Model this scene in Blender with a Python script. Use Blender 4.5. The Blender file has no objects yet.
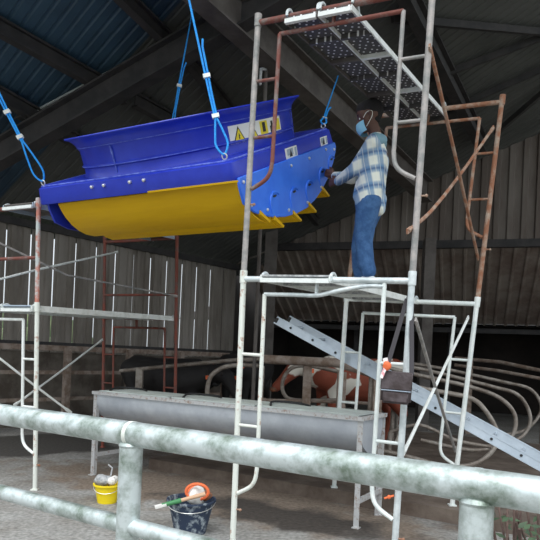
import bpy, bmesh, math, random
from mathutils import Vector, Matrix
random.seed(7)
C = bpy.context.scene.collection
PI = math.pi
# ------------------------------------------------------------------ camera
F, CX, CY, CZ = 600.0, 270.0, 355.0, 1.4
ROLL = math.radians(2.5)
cd = bpy.data.cameras.new('camera'); cam = bpy.data.objects.new('camera', cd); C.objects.link(cam)
cd.sensor_width = 36; cd.lens = 36*F/540; cd.shift_y = (CY-270)/540; cd.clip_start = .05; cd.clip_end = 300
cam.matrix_world = Matrix.Translation((0, 0, CZ)) @ Matrix.Rotation(PI/2, 4, 'X') @ Matrix.Rotation(ROLL, 4, 'Z')
bpy.context.scene.camera = cam
def ray(px, py):
    c, s = math.cos(ROLL), math.sin(ROLL); dx, dy = px-CX, py-CY
    return Vector(((c*dx+s*dy)/F, 1, -(-s*dx+c*dy)/F))
def P(px, py, d): return Vector((0, 0, CZ)) + ray(px, py)*d        # world point seen at a pixel, d metres away
def G(px, py, z=0.0):
    r = ray(px, py); return Vector((0, 0, CZ)) + r*((z-CZ)/r.z)
# ------------------------------------------------------------------ materials
def mat(name, col, rough=.6, metal=0., col2=None, scale=6., bump=0., bscale=30., lo=.4, hi=.6, emit=None, spec=.5, detail=6, stretch=None):
    m = bpy.data.materials.new(name); m.use_nodes = True; nt = m.node_tree; N = nt.nodes; L = nt.links
    b = N['Principled BSDF']; b.inputs['Roughness'].default_value = rough; b.inputs['Metallic'].default_value = metal
    b.inputs['Specular IOR Level'].default_value = spec
    b.inputs['Base Color'].default_value = (*col, 1)
    tc = N.new('ShaderNodeTexCoord'); mp = N.new('ShaderNodeMapping'); L.new(tc.outputs['Object'], mp.inputs[0])
    if stretch: mp.inputs['Scale'].default_value = stretch
    if col2:
        n = N.new('ShaderNodeTexNoise'); n.inputs['Scale'].default_value = scale; n.inputs['Detail'].default_value = detail
        n.inputs['Roughness'].default_value = .65
        L.new(mp.outputs[0], n.inputs['Vector'])
        r = N.new('ShaderNodeValToRGB'); r.color_ramp.elements[0].position = lo; r.color_ramp.elements[1].position = hi
        r.color_ramp.elements[0].color = (*col, 1); r.color_ramp.elements[1].color = (*col2, 1)
        L.new(n.outputs['Fac'], r.inputs[0]); L.new(r.outputs[0], b.inputs['Base Color'])
    if bump:
        n2 = N.new('ShaderNodeTexNoise'); n2.inputs['Scale'].default_value = bscale; L.new(mp.outputs[0], n2.inputs['Vector'])
        bp = N.new('ShaderNodeBump'); bp.inputs['Strength'].default_value = bump; bp.inputs['Distance'].default_value = .02
        L.new(n2.outputs['Fac'], bp.inputs['Height']); L.new(bp.outputs[0], b.inputs['Normal'])
    return m
M = {}
M['galv'] = mat('galvanised steel', (.50, .55, .56), .5, .35, (.78, .82, .82), 9, .15, 40, .35, .65)
M['rail'] = mat('weathered galvanised rail', (.17, .215, .17), .36, .45, (.62, .68, .68), 14, .08, 40, .34, .58)
M['galv_pale'] = mat('pale painted tube', (.62, .68, .66), .6, .1, (.85, .87, .84), 7, .1, 40, .35, .65)
M['pale_rust'] = mat('pale tube with rust flecks', (.72, .74, .68), .6, .1, (.36, .16, .09), 14, .1, 40, .56, .68)
M['grey_rust'] = mat('grey tube with rust', (.26, .26, .25), .6, .3, (.42, .38, .36), 12, .15, 40, .4, .6)
M['red_rust'] = mat('reddish rusty tube', (.19, .06, .045), .7, .1, (.21, .18, .165), 9, .15, 40, .48, .66)
M['rust'] = mat('brown rusty tube', (.30, .13, .07), .75, .1, (.42, .33, .26), 10, .2, 40, .45, .65)
M['redpost'] = mat('dark red primer tube', (.22, .06, .04), .75, .0, (.14, .08, .07), 9, .1, 40, .45, .65)
M['pinkpost'] = mat('faded red and grey tube', (.52, .20, .15), .7, .1, (.50, .53, .52), 7, .1, 40, .47, .57)
M['white'] = mat('white painted steel', (.80, .82, .80), .5, .1, (.62, .64, .6), 10, .05, 40, .45, .7)
M['alu'] = mat('brushed aluminium', (.50, .56, .62), .38, .5, (.42, .48, .54), 5, .05, 60)
M['dark'] = mat('black rubber', (.02, .02, .02), .7)
M['tank'] = mat('dull stainless steel', (.42, .45, .50), .42, .3, (.56, .59, .63), 4, .06, 25, .35, .65)
M['tankspot'] = mat('speckled steel frame', (.50, .50, .50), .6, .2, (.30, .22, .18), 26, .1, 60, .52, .66)
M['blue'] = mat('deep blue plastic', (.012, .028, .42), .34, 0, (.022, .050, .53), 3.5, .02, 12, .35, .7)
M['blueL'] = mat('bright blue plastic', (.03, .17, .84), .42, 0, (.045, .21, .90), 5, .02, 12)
M['blueE'] = mat('scuffed blue edge', (.16, .22, .66), .5, 0, (.04, .07, .5), 18, .05, 40)
M['yellow'] = mat('golden yellow plastic', (.74, .44, .004), .5, 0, (.68, .39, .003), 3, .02, 10, spec=.25, stretch=(.3, 3, 3))
M['sticker'] = mat('white sticker', (.86, .86, .80), .5)
M['stickY'] = mat('warning yellow print', (.85, .68, .03), .5)
M['black'] = mat('black print', (.02, .02, .02), .5)
M['grey'] = mat('grey print', (.35, .42, .5), .5)
M['bolt'] = mat('zinc bolt', (.75, .75, .72), .3, .7)
M['lid'] = mat('pale worn lid', (.60, .66, .62), .6, .1, (.48, .52, .50), 5)
M['step'] = mat('muddy raised floor', (.095, .068, .052), .9, 0, (.20, .16, .13), 3, .5, 12, .4, .75)
M['rope'] = mat('bright blue rope', (.01, .26, .80), .6, 0, (.02, .38, .90), 60, .3, 200)
M['roof'] = mat('dark roof sheet', (.075, .078, .074), .7, .0, (.10, .102, .096), 1.2, stretch=(1, 1, 1))
M['roofB'] = mat('dark blue roof sheet', (.024, .05, .082), .55, .0, (.04, .085, .13), .9)
M['beam'] = mat('dark painted beam', (.028, .027, .028), .7, 0, (.05, .045, .045), 4)
M['beamB'] = mat('dusty brown girder', (.085, .072, .066), .75, 0, (.13, .115, .105), 3, .1, 20)
M['wallL'] = mat('weathered grey brown sheet', (.19, .165, .14), .75, .0, (.31, .28, .25), 1.6, .1, 20, stretch=(1, 1, .25))
M['wallR'] = mat('brown grey rusty sheet', (.13, .105, .09), .8, .0, (.20, .175, .155), 1.4, .1, 20, stretch=(1, 1, .25))
M['lean'] = mat('rusty lean-to sheet', (.22, .165, .14), .8, .0, (.34, .29, .25), 1.6, .1, 20)
M['block'] = mat('stained concrete wall', (.105, .085, .068), .9, 0, (.19, .165, .14), 2.2, .3, 20)
M['back'] = mat('near black shed wall', (.02, .016, .014), .9, 0, (.04, .03, .025), 1)  # near-black base colour shared by the rear shed surfaces
M['timber'] = mat('muddy rail', (.20, .14, .105), .85, 0, (.34, .28, .24), 7, .3, 30)
M['stall'] = mat('dull worn stall pipe', (.22, .18, .15), .55, .3, (.38, .34, .30), 8, .2, 40)
M['yellowbucket'] = mat('yellow plastic bucket', (.90, .68, .01), .4)
M['bluebucket'] = mat('dark blue bucket with splashes', (.02, .035, .07), .6, 0, (.36, .41, .44), 16, .1, 30, .52, .66)
M['skin'] = mat('brown skin', (.115, .052, .034), .55)
M['hair'] = mat('black hair', (.012, .010, .010), .8, bump=.5, bscale=200)
M['mask'] = mat('pale blue face mask', (.30, .62, .80), .8)
M['jeans'] = mat('blue denim', (.025, .085, .22), .85, 0, (.06, .15, .33), 14, .35, 22, .4, .65)
M['shoe'] = mat('white shoe', (.75, .77, .78), .6)
M['bag'] = mat('dark brown leather', (.045, .030, .030), .45, 0, (.09, .07, .075), 12, .25, 30)
M['strap'] = mat('dark grey webbing', (.05, .045, .05), .8)
M['orange'] = mat('orange rubber', (.80, .16, .05), .6)
M['pink'] = mat('pink and white cloth', (.8, .35, .38), .8, 0, (.85, .82, .8), 30, lo=.48, hi=.52)
M['paper'] = mat('crumpled white cloth', (.78, .76, .72), .8, bump=.4)
M['greyrag'] = mat('grey rag', (.26, .27, .28), .8, 0, (.5, .5, .5), 30, .4)
M['brownrag'] = mat('rusty brown metal scrap', (.35, .13, .06), .7, 0, (.12, .06, .04), 20)
M['wood'] = mat('pale wooden handle', (.60, .38, .24), .7)
M['green'] = mat('green plastic sleeve', (.05, .22, .08), .5)
M['leaf'] = mat('dark green leaf', (.02, .045, .02), .6, 0, (.05, .09, .04), 5)
M['stem'] = mat('dry brown stem', (.07, .042, .034), .85, 0, (.13, .085, .07), 12)
M['hedge'] = mat('outside bank', (.05, .09, .035), .9, 0, (.14, .17, .08), 3)
M['outside'] = mat('outside ground', (.14, .13, .12), .9, 0, (.10, .12, .06), 1)
M['cowB'] = mat('black hide', (.012, .010, .010), .7)
M['eye'] = mat('dark eye', (.01, .008, .008), .2)
def cowmat():
    m = mat('brown and white hide', (.24, .055, .028), .8, 0, (.72, .68, .60), 2.3, lo=.535, hi=.555, detail=2)
    return m
M['cowR'] = cowmat()
def floormat():
    m = mat('worn concrete floor', (.19, .172, .15), .8, 0, (.33, .325, .31), 1.5, .4, 20, .3, .68)
    nt = m.node_tree; N = nt.nodes; L = nt.links; b = N['Principled BSDF']
    src = b.inputs['Base Color'].links[0].from_socket
    tc = N.new('ShaderNodeTexCoord')
    def blob(cx, cy, sx, sy, ang, lo, hi, col, prev, nscale=1.6, namp=1.6):
        mp = N.new('ShaderNodeMapping'); mp.vector_type = 'TEXTURE'
        mp.inputs['Location'].default_value = (cx, cy, 0); mp.inputs['Rotation'].default_value = (0, 0, ang); mp.inputs['Scale'].default_value = (sx, sy, 1)
        L.new(tc.outputs['Object'], mp.inputs[0])
        ln = N.new('ShaderNodeVectorMath'); ln.operation = 'LENGTH'; L.new(mp.outputs[0], ln.inputs[0])
        n = N.new('ShaderNodeTexNoise'); n.inputs['Scale'].default_value = nscale; n.inputs['Detail'].default_value = 8; L.new(tc.outputs['Object'], n.inputs['Vector'])
        ad = N.new('ShaderNodeMath'); ad.operation = 'MULTIPLY_ADD'; ad.inputs[1].default_value = namp; L.new(n.outputs['Fac'], ad.inputs[0]); L.new(ln.outputs['Value'], ad.inputs[2])
        mr = N.new('ShaderNodeMapRange'); mr.inputs['From Min'].default_value = lo+namp*.5; mr.inputs['From Max'].default_value = hi+namp*.5
        mr.inputs['To Min'].default_value = 1; mr.inputs['To Max'].default_value = 0; L.new(ad.outputs[0], mr.inputs[0])
        mx = N.new('ShaderNodeMix'); mx.data_type = 'RGBA'; L.new(mr.outputs[0], mx.inputs[0]); L.new(prev, mx.inputs[6]); mx.inputs[7].default_value = (*col, 1)
        return mx.outputs[2], mr.outputs[0]
    c, _ = blob(2.6, 8.2, 4.2, 3.2, -.3, .75, 1.15, (.085, .060, .048), src)
    c, _ = blob(-.6, 6.0, 2.4, .75, -.5, .75, 1.1, (.20, .155, .12), c, 3)
    c, w = blob(.15, 5.25, 1.3, .42, -.5, .62, 1.0, (.055, .045, .038), c, 2.5)
    c, w2 = blob(-3.4, 8.3, 3.4, 1.1, .85, .7, 1.0, (.06, .054, .048), c, 2)
    # fine gravel speckle
    n = N.new('ShaderNodeTexNoise'); n.inputs['Scale'].default_value = 28; n.inputs['Detail'].default_value = 5; L.new(tc.outputs['Object'], n.inputs['Vector'])
    r = N.new('ShaderNodeMapRange'); r.inputs['From Min'].default_value = .3; r.inputs['From Max'].default_value = .7; r.inputs['To Min'].default_value = .6; r.inputs['To Max'].default_value = 1.3; L.new(n.outputs['Fac'], r.inputs[0])
    mul = N.new('ShaderNodeMix'); mul.data_type = 'RGBA'; mul.blend_type = 'MULTIPLY'; mul.inputs[0].default_value = 1; L.new(c, mul.inputs[6]); L.new(r.outputs[0], mul.inputs[7])
    L.new(mul.outputs[2], b.inputs['Base Color'])
    return m
M['floor'] = floormat()
M['floor'].name = 'worn concrete floor'
def shirtmat():
    m = mat('plaid cotton', (.8, .8, .75), .85); nt = m.node_tree; N = nt.nodes; L = nt.links; b = N['Principled BSDF']
    tc = N.new('ShaderNodeTexCoord')
    def stripes(rot, sc, lo, hi, off=0):
        mp = N.new('ShaderNodeMapping'); mp.inputs['Rotation'].default_value = rot; mp.inputs['Location'].default_value = (off, 0, 0); L.new(tc.outputs['Object'], mp.inputs[0])
        w = N.new('ShaderNodeTexWave'); w.inputs['Scale'].default_value = sc; w.inputs['Distortion'].default_value = .4; w.inputs['Detail'].default_value = 1; L.new(mp.outputs[0], w.inputs[0])
        r = N.new('ShaderNodeMapRange'); r.inputs['From Min'].default_value = lo; r.inputs['From Max'].default_value = hi; L.new(w.outputs['Fac'], r.inputs[0]); return r.outputs[0]
    prev = None
    specs = [((0, math.radians(-78), 0), 2.2, .42, .8, (.13, .27, .46), .75, 0), ((0, math.radians(12), 0), 2.4, .42, .8, (.10, .24, .44), .75, .03),
             ((0, math.radians(-78), 0), 2.2, .9, 1., (.04, .10, .25), .7, .0), ((0, math.radians(12), 0), 7.2, .9, 1., (.9, .88, .75), .5, 0)]
    for rot, sc, lo, hi, col, am, off in specs:
        s = stripes(rot, sc, lo, hi, off)
        mm = N.new('ShaderNodeMath'); mm.operation = 'MULTIPLY'; mm.inputs[1].default_value = am; L.new(s, mm.inputs[0])
        mx = N.new('ShaderNodeMix'); mx.data_type = 'RGBA'; L.new(mm.outputs[0], mx.inputs[0]); mx.inputs[7].default_value = (*col, 1)
        if prev is None: mx.inputs[6].default_value = (.80, .82, .74, 1)
        else: L.new(prev, mx.inputs[6])
        prev = mx.outputs[2]
    L.new(prev, b.inputs['Base Color'])
    n2 = N.new('ShaderNodeTexNoise'); n2.inputs['Scale'].default_value = 14; L.new(tc.outputs['Object'], n2.inputs['Vector'])
    bp = N.new('ShaderNodeBump'); bp.inputs['Strength'].default_value = .5; bp.inputs['Distance'].default_value = .03
    L.new(n2.outputs['Fac'], bp.inputs['Height']); L.new(bp.outputs[0], b.inputs['Normal'])
    return m
M['shirt'] = shirtmat()
M['yoke'] = mat('plain light blue cotton', (.20, .36, .44), .85)
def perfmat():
    m = mat('steel plank with painted hole light', (.085, .080, .080), .6, .3); nt = m.node_tree; N = nt.nodes; L = nt.links; b = N['Principled BSDF']
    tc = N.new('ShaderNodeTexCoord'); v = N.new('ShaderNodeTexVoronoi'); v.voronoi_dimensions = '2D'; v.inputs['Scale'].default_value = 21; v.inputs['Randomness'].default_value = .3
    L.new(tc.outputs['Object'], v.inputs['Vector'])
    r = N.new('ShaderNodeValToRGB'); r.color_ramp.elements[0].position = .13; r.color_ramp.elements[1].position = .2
    r.color_ramp.elements[0].color = (.85, .85, .85, 1); r.color_ramp.elements[1].color = (.085, .08, .08, 1)  # pale dots paint in the light showing through the plank's holes
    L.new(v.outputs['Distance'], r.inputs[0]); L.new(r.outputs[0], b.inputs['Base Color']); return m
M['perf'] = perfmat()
# ------------------------------------------------------------------ mesh helpers
class MB:
    def __init__(s): s.v = []; s.f = []
    def add(s, vs, fs):
        o = len(s.v); s.v += [Vector(v) for v in vs]; s.f += [tuple(i+o for i in f) for f in fs]; return s
    def tube(s, pts, r, seg=12, closed=False, caps=True):
        pts = [Vector(p) for p in pts]; n = len(pts); rs = r if isinstance(r, (list, tuple)) else [r]*n
        up = None; vs = []
        for i, p in enumerate(pts):
            if closed: t = pts[(i+1) % n]-pts[i-1]
            else: t = pts[min(i+1, n-1)]-pts[max(i-1, 0)]
            t = t.normalized() if t.length > 1e-9 else Vector((0, 0, 1))
            if up is None: up = Vector((0, 0, 1)) if abs(t.z) < .9 else Vector((1, 0, 0))
            a = (up - t*up.dot(t)).normalized(); up = a; b = t.cross(a)
            for k in range(seg):
                an = 2*PI*k/seg; vs.append(p+(a*math.cos(an)+b*math.sin(an))*rs[i])
        fs = []
        for i in range(n if closed else n-1):
            j = (i+1) % n
            for k in range(seg): fs.append((i*seg+k, i*seg+(k+1) % seg, j*seg+(k+1) % seg, j*seg+k))
        if caps and not closed: fs.append(tuple(range(seg))[::-1]); fs.append(tuple((n-1)*seg+k for k in range(seg)))
        return s.add(vs, fs)
    def bar(s, a, b, w, h, up=(0, 0, 1)):
        a, b = Vector(a), Vector(b); t = (b-a).normalized(); u = Vector(up); u = (u-t*u.dot(t)).normalized(); r = t.cross(u)
        vs = [p+r*x*w/2+u*y*h/2 for p in (a, b) for x, y in ((-1, -1), (1, -1), (1, 1), (-1, 1))]
        return s.add(vs, [(3, 2, 1, 0), (4, 5, 6, 7), (0, 1, 5, 4), (1, 2, 6, 5), (2, 3, 7, 6), (3, 0, 4, 7)])
    def box(s, c, d, m=None):
        c = Vector(c); vs = []
        for z in (-1, 1):
            for x, y in ((-1, -1), (1, -1), (1, 1), (-1, 1)):
                v = Vector((x*d[0]/2, y*d[1]/2, z*d[2]/2)); vs.append(c+(m @ v if m else v))
        return s.add(vs, [(3, 2, 1, 0), (4, 5, 6, 7), (0, 1, 5, 4), (1, 2, 6, 5), (2, 3, 7, 6), (3, 0, 4, 7)])
    def lathe(s, prof, c=(0, 0, 0), seg=32, m=None):
        c = Vector(c); vs = []; n = len(prof)
        for r, z in prof:
            for k in range(seg):
                a = 2*PI*k/seg; v = Vector((r*math.cos(a), r*math.sin(a), z)); vs.append(c+(m @ v if m else v))
        fs = [(i*seg+k, i*seg+(k+1) % seg, (i+1)*seg+(k+1) % seg, (i+1)*seg+k) for i in range(n-1) for k in range(seg)]
        return s.add(vs, fs)
    def ball(s, c, r, sq=(1, 1, 1), seg=12, rings=8, m=None):
        c = Vector(c); vs = []
        for i in range(rings+1):
            th = PI*i/rings
            for k in range(seg):
                a = 2*PI*k/seg; v = Vector((r*sq[0]*math.sin(th)*math.cos(a), r*sq[1]*math.sin(th)*math.sin(a), r*sq[2]*math.cos(th))); vs.append(c+(m @ v if m else v))
        return s.add(vs, [(i*seg+k, (i+1)*seg+k, (i+1)*seg+(k+1) % seg, i*seg+(k+1) % seg) for i in range(rings) for k in range(seg)])
    def prism(s, pts, off):
        pts = [Vector(p) for p in pts]; off = Vector(off); n = len(pts)
        fs = [tuple(range(n))[::-1], tuple(range(n, 2*n))] + [(i, (i+1) % n, n+(i+1) % n, n+i) for i in range(n)]
        return s.add(pts+[p+off for p in pts], fs)
    def build(s, name, m, parent=None, smooth=True, clean=True):
        off = Vector((0, 0, 0))
        me = bpy.data.meshes.new(name)
        me.from_pydata([v-off for v in s.v], [], s.f)
        bm = bmesh.new(); bm.from_mesh(me)
        if clean: bmesh.ops.remove_doubles(bm, verts=bm.verts, dist=1e-5)
        bmesh.ops.dissolve_degenerate(bm, edges=bm.edges, dist=1e-6)
        bmesh.ops.recalc_face_normals(bm, faces=bm.faces); bm.to_mesh(me); bm.free()
        ms = m if isinstance(m, list) else [m]
        for x in ms: me.materials.append(x)
        o = bpy.data.objects.new(name, me); C.objects.link(o)
        if smooth:
            for p in me.polygons: p.use_smooth = True
            me.set_sharp_from_angle(angle=math.radians(38))
        if parent:
            o.parent = parent
            base = parent
            acc = Vector((0, 0, 0))
            while base is not None: acc += Vector(base.get('_o', (0, 0, 0))); base = base.parent
            if acc.length > 0: me.transform(Matrix.Translation(-acc))
        return o
def tag(o, label=None, cat=None, group=None, kind=None):
    if label: o['label'] = label
    if cat: o['category'] = cat
    if group: o['group'] = group
    if kind: o['kind'] = kind
    return o
roots = []
def thing(name, loc, label, cat, group=None):
    o = bpy.data.objects.new(name, None); C.objects.link(o); o.location = loc; o.empty_display_size = .1
    o['_o'] = tuple(loc); roots.append(o)
    return tag(o, label, cat, group)
def struct(name, mb, m, smooth=False): return tag(mb.build(name, m, None, smooth), kind='structure')
def arc(pts, n=8):   # Catmull-Rom through pts
    pts = [Vector(p) for p in pts]; out = []
    q = [pts[0]*2-pts[1]]+pts+[pts[-1]*2-pts[-2]]
    for i in range(1, len(q)-2):
        for k in range(n):
            t = k/n; a, b, c, d = q[i-1], q[i], q[i+1], q[i+2]
            out.append(.5*((2*b)+(-a+c)*t+(2*a-5*b+4*c-d)*t*t+(-a+3*b-3*c+d)*t**3))
    out.append(pts[-1]); return out
def blob(name, chains, voxel, m, parent=None, smooth_it=3):
    """one continuous surface grown from chains of (point, radius)"""
    b = MB()
    for ch in chains:
        for i, (p, r) in enumerate(ch):
            b.ball(p, r, seg=16, rings=10)
            if i:
                q, rq = ch[i-1]; b.tube([q, p], [rq, r], 16)
    me = bpy.data.meshes.new(name); me.from_pydata(b.v, [], b.f)
    bm = bmesh.new(); bm.from_mesh(me); bmesh.ops.recalc_face_normals(bm, faces=bm.faces); bm.to_mesh(me); bm.free()
    t = bpy.data.objects.new('tmp', me); C.objects.link(t)
    r = t.modifiers.new('r', 'REMESH'); r.mode = 'VOXEL'; r.voxel_size = voxel
    s = t.modifiers.new('s', 'SMOOTH'); s.factor = .6; s.iterations = smooth_it
    dg = bpy.context.evaluated_depsgraph_get(); dg.update()
    me2 = bpy.data.meshes.new_from_object(t.evaluated_get(dg)); bpy.data.objects.remove(t)
    me2.name = name; me2.materials.clear(); me2.materials.append(m)
    for p in me2.polygons: p.use_smooth = True
    o = bpy.data.objects.new(name, me2); C.objects.link(o)
    if parent:
        o.parent = parent; me2.transform(Matrix.Translation(-Vector(parent.get('_o', (0, 0, 0)))))
    return o

# ------------------------------------------------------------------ building axes
O = Vector((-.9, 14.2, 0)); W = Vector((.627, .78, 0)).normalized(); NN = Vector((.78, -.627, 0)).normalized()
GD = Vector((.949, -.316, 0)).normalized(); BD = Vector((.316, .949, 0)).normalized()
def roofz(p): return 3.5+.435*((p.x-O.x)*NN.x+(p.y-O.y)*NN.y)
RN = Vector((-.435*NN.x, -.435*NN.y, 1)).normalized()
def roofhit(px, py, drop=0):
    r = ray(px, py); c = Vector((0, 0, CZ))
    # z = 3.5-drop+.435*((x-O.x)Nx+(y-O.y)Ny)
    k = lambda v: v.x*NN.x+v.y*NN.y
    t = (3.5-drop-CZ-.435*k(O))/(r.z-.435*k(r)); return c+r*t
# ground
fl = MB(); n = 24
fl.add([(-14, -4, 0), (16, -4, 0), (16, 26, 0), (-14, 26, 0)], [(0, 1, 2, 3)])
struct('floor', fl, M['floor'])
og = MB(); og.add([(-60, -60, -.06), (60, -60, -.06), (60, 60, -.06), (-60, 60, -.06)], [(0, 1, 2, 3)]); struct('outside_ground', og, M['outside'])
# left wall: upright corrugated sheets with daylight gaps between them
def sheet(b, a, d, w, z0, z1, outn, ribs=3, depth=.025, th=.004, z1b=None):
    """a corrugated sheet: start a, direction d, width w"""
    if z1b is None: z1b = z1
    prof = [(0, 0)]
    for k in range(ribs):
        c = (k+.5)/ribs*w; h = w/ribs*.18
        prof += [(c-h*1.5, 0), (c-h, depth), (c+h, depth), (c+h*1.5, 0)]
    prof.append((w, 0)); vs = []
    for zz in (0, 1):
        for off in (0, th):
            for x, y in prof:
                vs.append(a+d*x+outn*(y+off)+Vector((0, 0, (z0 if zz == 0 else z1+(z1b-z1)*x/w))))
    m_ = len(prof); fs = []
    for k in range(m_-1):
        fs += [(k, k+1, 2*m_+k+1, 2*m_+k), (m_+k, 3*m_+k, 3*m_+k+1, m_+k+1)]
    b.add(vs, fs)
wl = MB(); t = -11.2
while t < 0.0:
    w = random.choice((.410, .416, .421, .434, .414, .426))
    sheet(wl, O+W*t, W, w, 1.28+random.uniform(-.01, .01), 3.45, NN, 2, .04); t += .432
struct('wall_left', wl, M['wallL'])
lb = MB(); lb.bar(O+W*-11.2-NN*.08+Vector((0, 0, .66)), O+W*.2-NN*.08+Vector((0, 0, .66)), .14, 1.32); struct('wall_left_lower', lb, M['block'])
for z, r in ((1.42, .04), (3.42, .06)):
    b = MB(); b.bar(O+W*-11.2+NN*.07+Vector((0, 0, z)), O+NN*.07+Vector((0, 0, z)), .06, r*2); struct('trim_1', b, M['beam'])
# bank outside
hb = MB(); 
for i in range(15):
    for j in range(3):
        p = O+W*(-13+i*.75)-NN*(1.6+j*.8); hb.ball((p.x, p.y, .35+.5*j), random.uniform(.7, 1.1), (1, 1, .9), 10, 6)
tag(hb.build('hedge', M['hedge'], None), 'dim green bank glimpsed through the gaps of the left wall', 'hedge', kind='stuff')
# gable wall on the right, above; ribbed
gw = MB(); s = 0
while s < 9.6:
    a = O+GD*s; z1 = roofz(a)-.03; z2 = roofz(a+GD*.8)-.03
    sheet(gw, a, GD, .8, 3.93, z1, -BD, 3, .05, z1b=z2); s += .8
struct('wall_right', gw, M['wallR'])
b = MB(); b.bar(O+Vector((0, 0, 3.9)), O+GD*9.6+Vector((0, 0, 3.9)), .12, .16); struct('trim_2', b, M['beam'])
# lean-to roof falling away behind
lr = MB(); s = 0; 
while s < 12:
    prof = [(0, 0), (.10, 0), (.125, .045), (.17, .045), (.195, 0), (.25, 0)]
    vs = []
    for tt in (-.06, 3.0):
        for x, y in prof: vs.append(O+GD*(s+x)+BD*tt+Vector((0, 0, 3.93-.5*tt-y)))
    lr.add(vs, [(k, k+1, 6+k+1, 6+k) for k in range(5)]); s += .25
struct('ceiling_lean_to', lr, M['lean'])
b = MB(); e0 = O+BD*3.05+Vector((0, 0, 2.25)); b.bar(e0, e0+GD*12, .08, .12); struct('trim_3', b, M['beam'])
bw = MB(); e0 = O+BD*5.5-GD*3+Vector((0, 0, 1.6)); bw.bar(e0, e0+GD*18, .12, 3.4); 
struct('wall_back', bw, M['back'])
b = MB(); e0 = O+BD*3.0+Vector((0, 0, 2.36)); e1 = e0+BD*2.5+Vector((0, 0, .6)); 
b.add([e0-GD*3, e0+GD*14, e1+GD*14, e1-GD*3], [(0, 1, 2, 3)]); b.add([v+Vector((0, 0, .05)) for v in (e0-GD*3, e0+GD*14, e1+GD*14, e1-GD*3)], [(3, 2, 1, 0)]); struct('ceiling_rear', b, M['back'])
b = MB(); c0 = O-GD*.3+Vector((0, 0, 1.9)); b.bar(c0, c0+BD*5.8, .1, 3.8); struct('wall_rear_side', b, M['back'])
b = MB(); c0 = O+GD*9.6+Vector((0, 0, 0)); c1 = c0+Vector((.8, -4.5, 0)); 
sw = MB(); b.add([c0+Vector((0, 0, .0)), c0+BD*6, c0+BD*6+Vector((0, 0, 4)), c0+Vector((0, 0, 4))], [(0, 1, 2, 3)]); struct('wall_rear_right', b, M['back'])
# main roof
def roofpt(t, s, dz=0): 
    p = O+W*t+NN*s; return Vector((p.x, p.y, roofz(p)+dz))
def roofpart(t0, t1, s0, s1, m, name):
    b = MB(); t = t0
    while t < t1-1e-6:
        w = .15; prof = [(0, 0), (.05, 0), (.065, .016), (.09, .016), (.105, 0), (w, 0)]
        vs = [roofpt(t+x, s_, y+o_) for o_ in (0, .006) for s_ in (s0, s1) for x, y in prof]
        b.add(vs, [(k, k+1, 6+k+1, 6+k) for k in range(5)]+[(12+k, 18+k, 18+k+1, 12+k+1) for k in range(5)]); t += w
    return struct(name, b, m)
_r = roofhit(130, 78, .3); TS = (_r.x-O.x)*W.x+(_r.y-O.y)*W.y
roofpart(-8.3, TS, -.4, 4.6, M['roofB'], 'ceiling')
roofpart(-8.3, TS, 4.6, 13.5, M['roof'], 'ceiling.001')
roofpart(TS, 5.6, -.4, 13.5, M['roof'], 'ceiling.002')
def ibeam(p, q, h, w, m, name='trim_4'):
    b = MB(); up = Vector((0, 0, 1)); t = (q-p).normalized(); u = (up-t*t.z).normalized()
    b.bar(p, q, .02, h, u); b.bar(p+u*h/2, q+u*h/2, w, .025, u); b.bar(p-u*h/2, q-u*h/2, w, .025, u); return struct(name, b, m)
def rl(x0, y0, x1, y1, drop, e0=0, e1=0):
    a, b_ = roofhit(x0, y0, drop), roofhit(x1, y1, drop); d = b_-a; return a-d*e0, b_+d*e1
ibeam(*rl(228, 8, 412, 178, .48, 1.0, .15), .42, .24, M['beamB'])
ibeam(*rl(20, 142, 245, 12, .42, .5, 1.6), .30, .2, M['beam'])
for ln in ((5, 30, 105, 86), (135, 8, 178, 50), (135, 100, 175, 122), (0, 95, 45, 120), (60, 132, 90, 148), (180, 48, 300, 200)):
    ibeam(*rl(*ln, .13, 1.2 if ln[0] < 100 or ln[0] == 135 and ln[1] < 50 else .0, .25), .16, .11, M['beam'], 'trim_5')
for ln in ((430, 22, 540, 32), (455, 70, 540, 38), (450, 110, 540, 70), (505, 125, 540, 95)):
    p, q = rl(*ln, .12, .3, .6); b = MB(); b.bar(p, q, .06, .10); struct('trim_6', b, M['beam'])
ibeam(*rl(410, 0, 475, 130, .25, .5, .2), .28, .16, M['beam'], 'trim_7')
for ln in ((108, 112, 165, 42), (45, 110, 90, 84)):
    p, q = rl(38, 110, 165, 42, .06) if ln[0] == 108 else rl(*ln, .06)
    b = MB(); b.bar(p, q, .035, .02); struct('trim_8', b, M['galv'])
    break
# columns
def column(px, py, d, name, w=.24, ztop=3.9):
    c = P(px, py, d); b = MB(); a = Vector((c.x, c.y, 0)); z = Vector((0, 0, ztop))
    b.bar(a, a+z, .03, w, (1, 0, 0)); b.bar(a+Vector((0, -w/2, 0)), a+z+Vector((0, -w/2, 0)), w, .02, (0, 1, 0)); b.bar(a+Vector((0, w/2, 0)), a+z+Vector((0, w/2, 0)), w, .02, (0, 1, 0))
    return struct(name, b, M['beamB'])
column(269, 300, 13.2, 'trim_9', .27, 4.4); column(427, 300, 12.2, 'trim_10', .22, 3.9)
for dx in range(3):
    c = O+GD*(2.2+2.6*dx)+BD*4.0; b = MB(); b.bar(c, c+Vector((0, 0, 2.6)), .12, .12, (1, 0, 0)); struct('trim_11', b, M['beam'])
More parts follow.
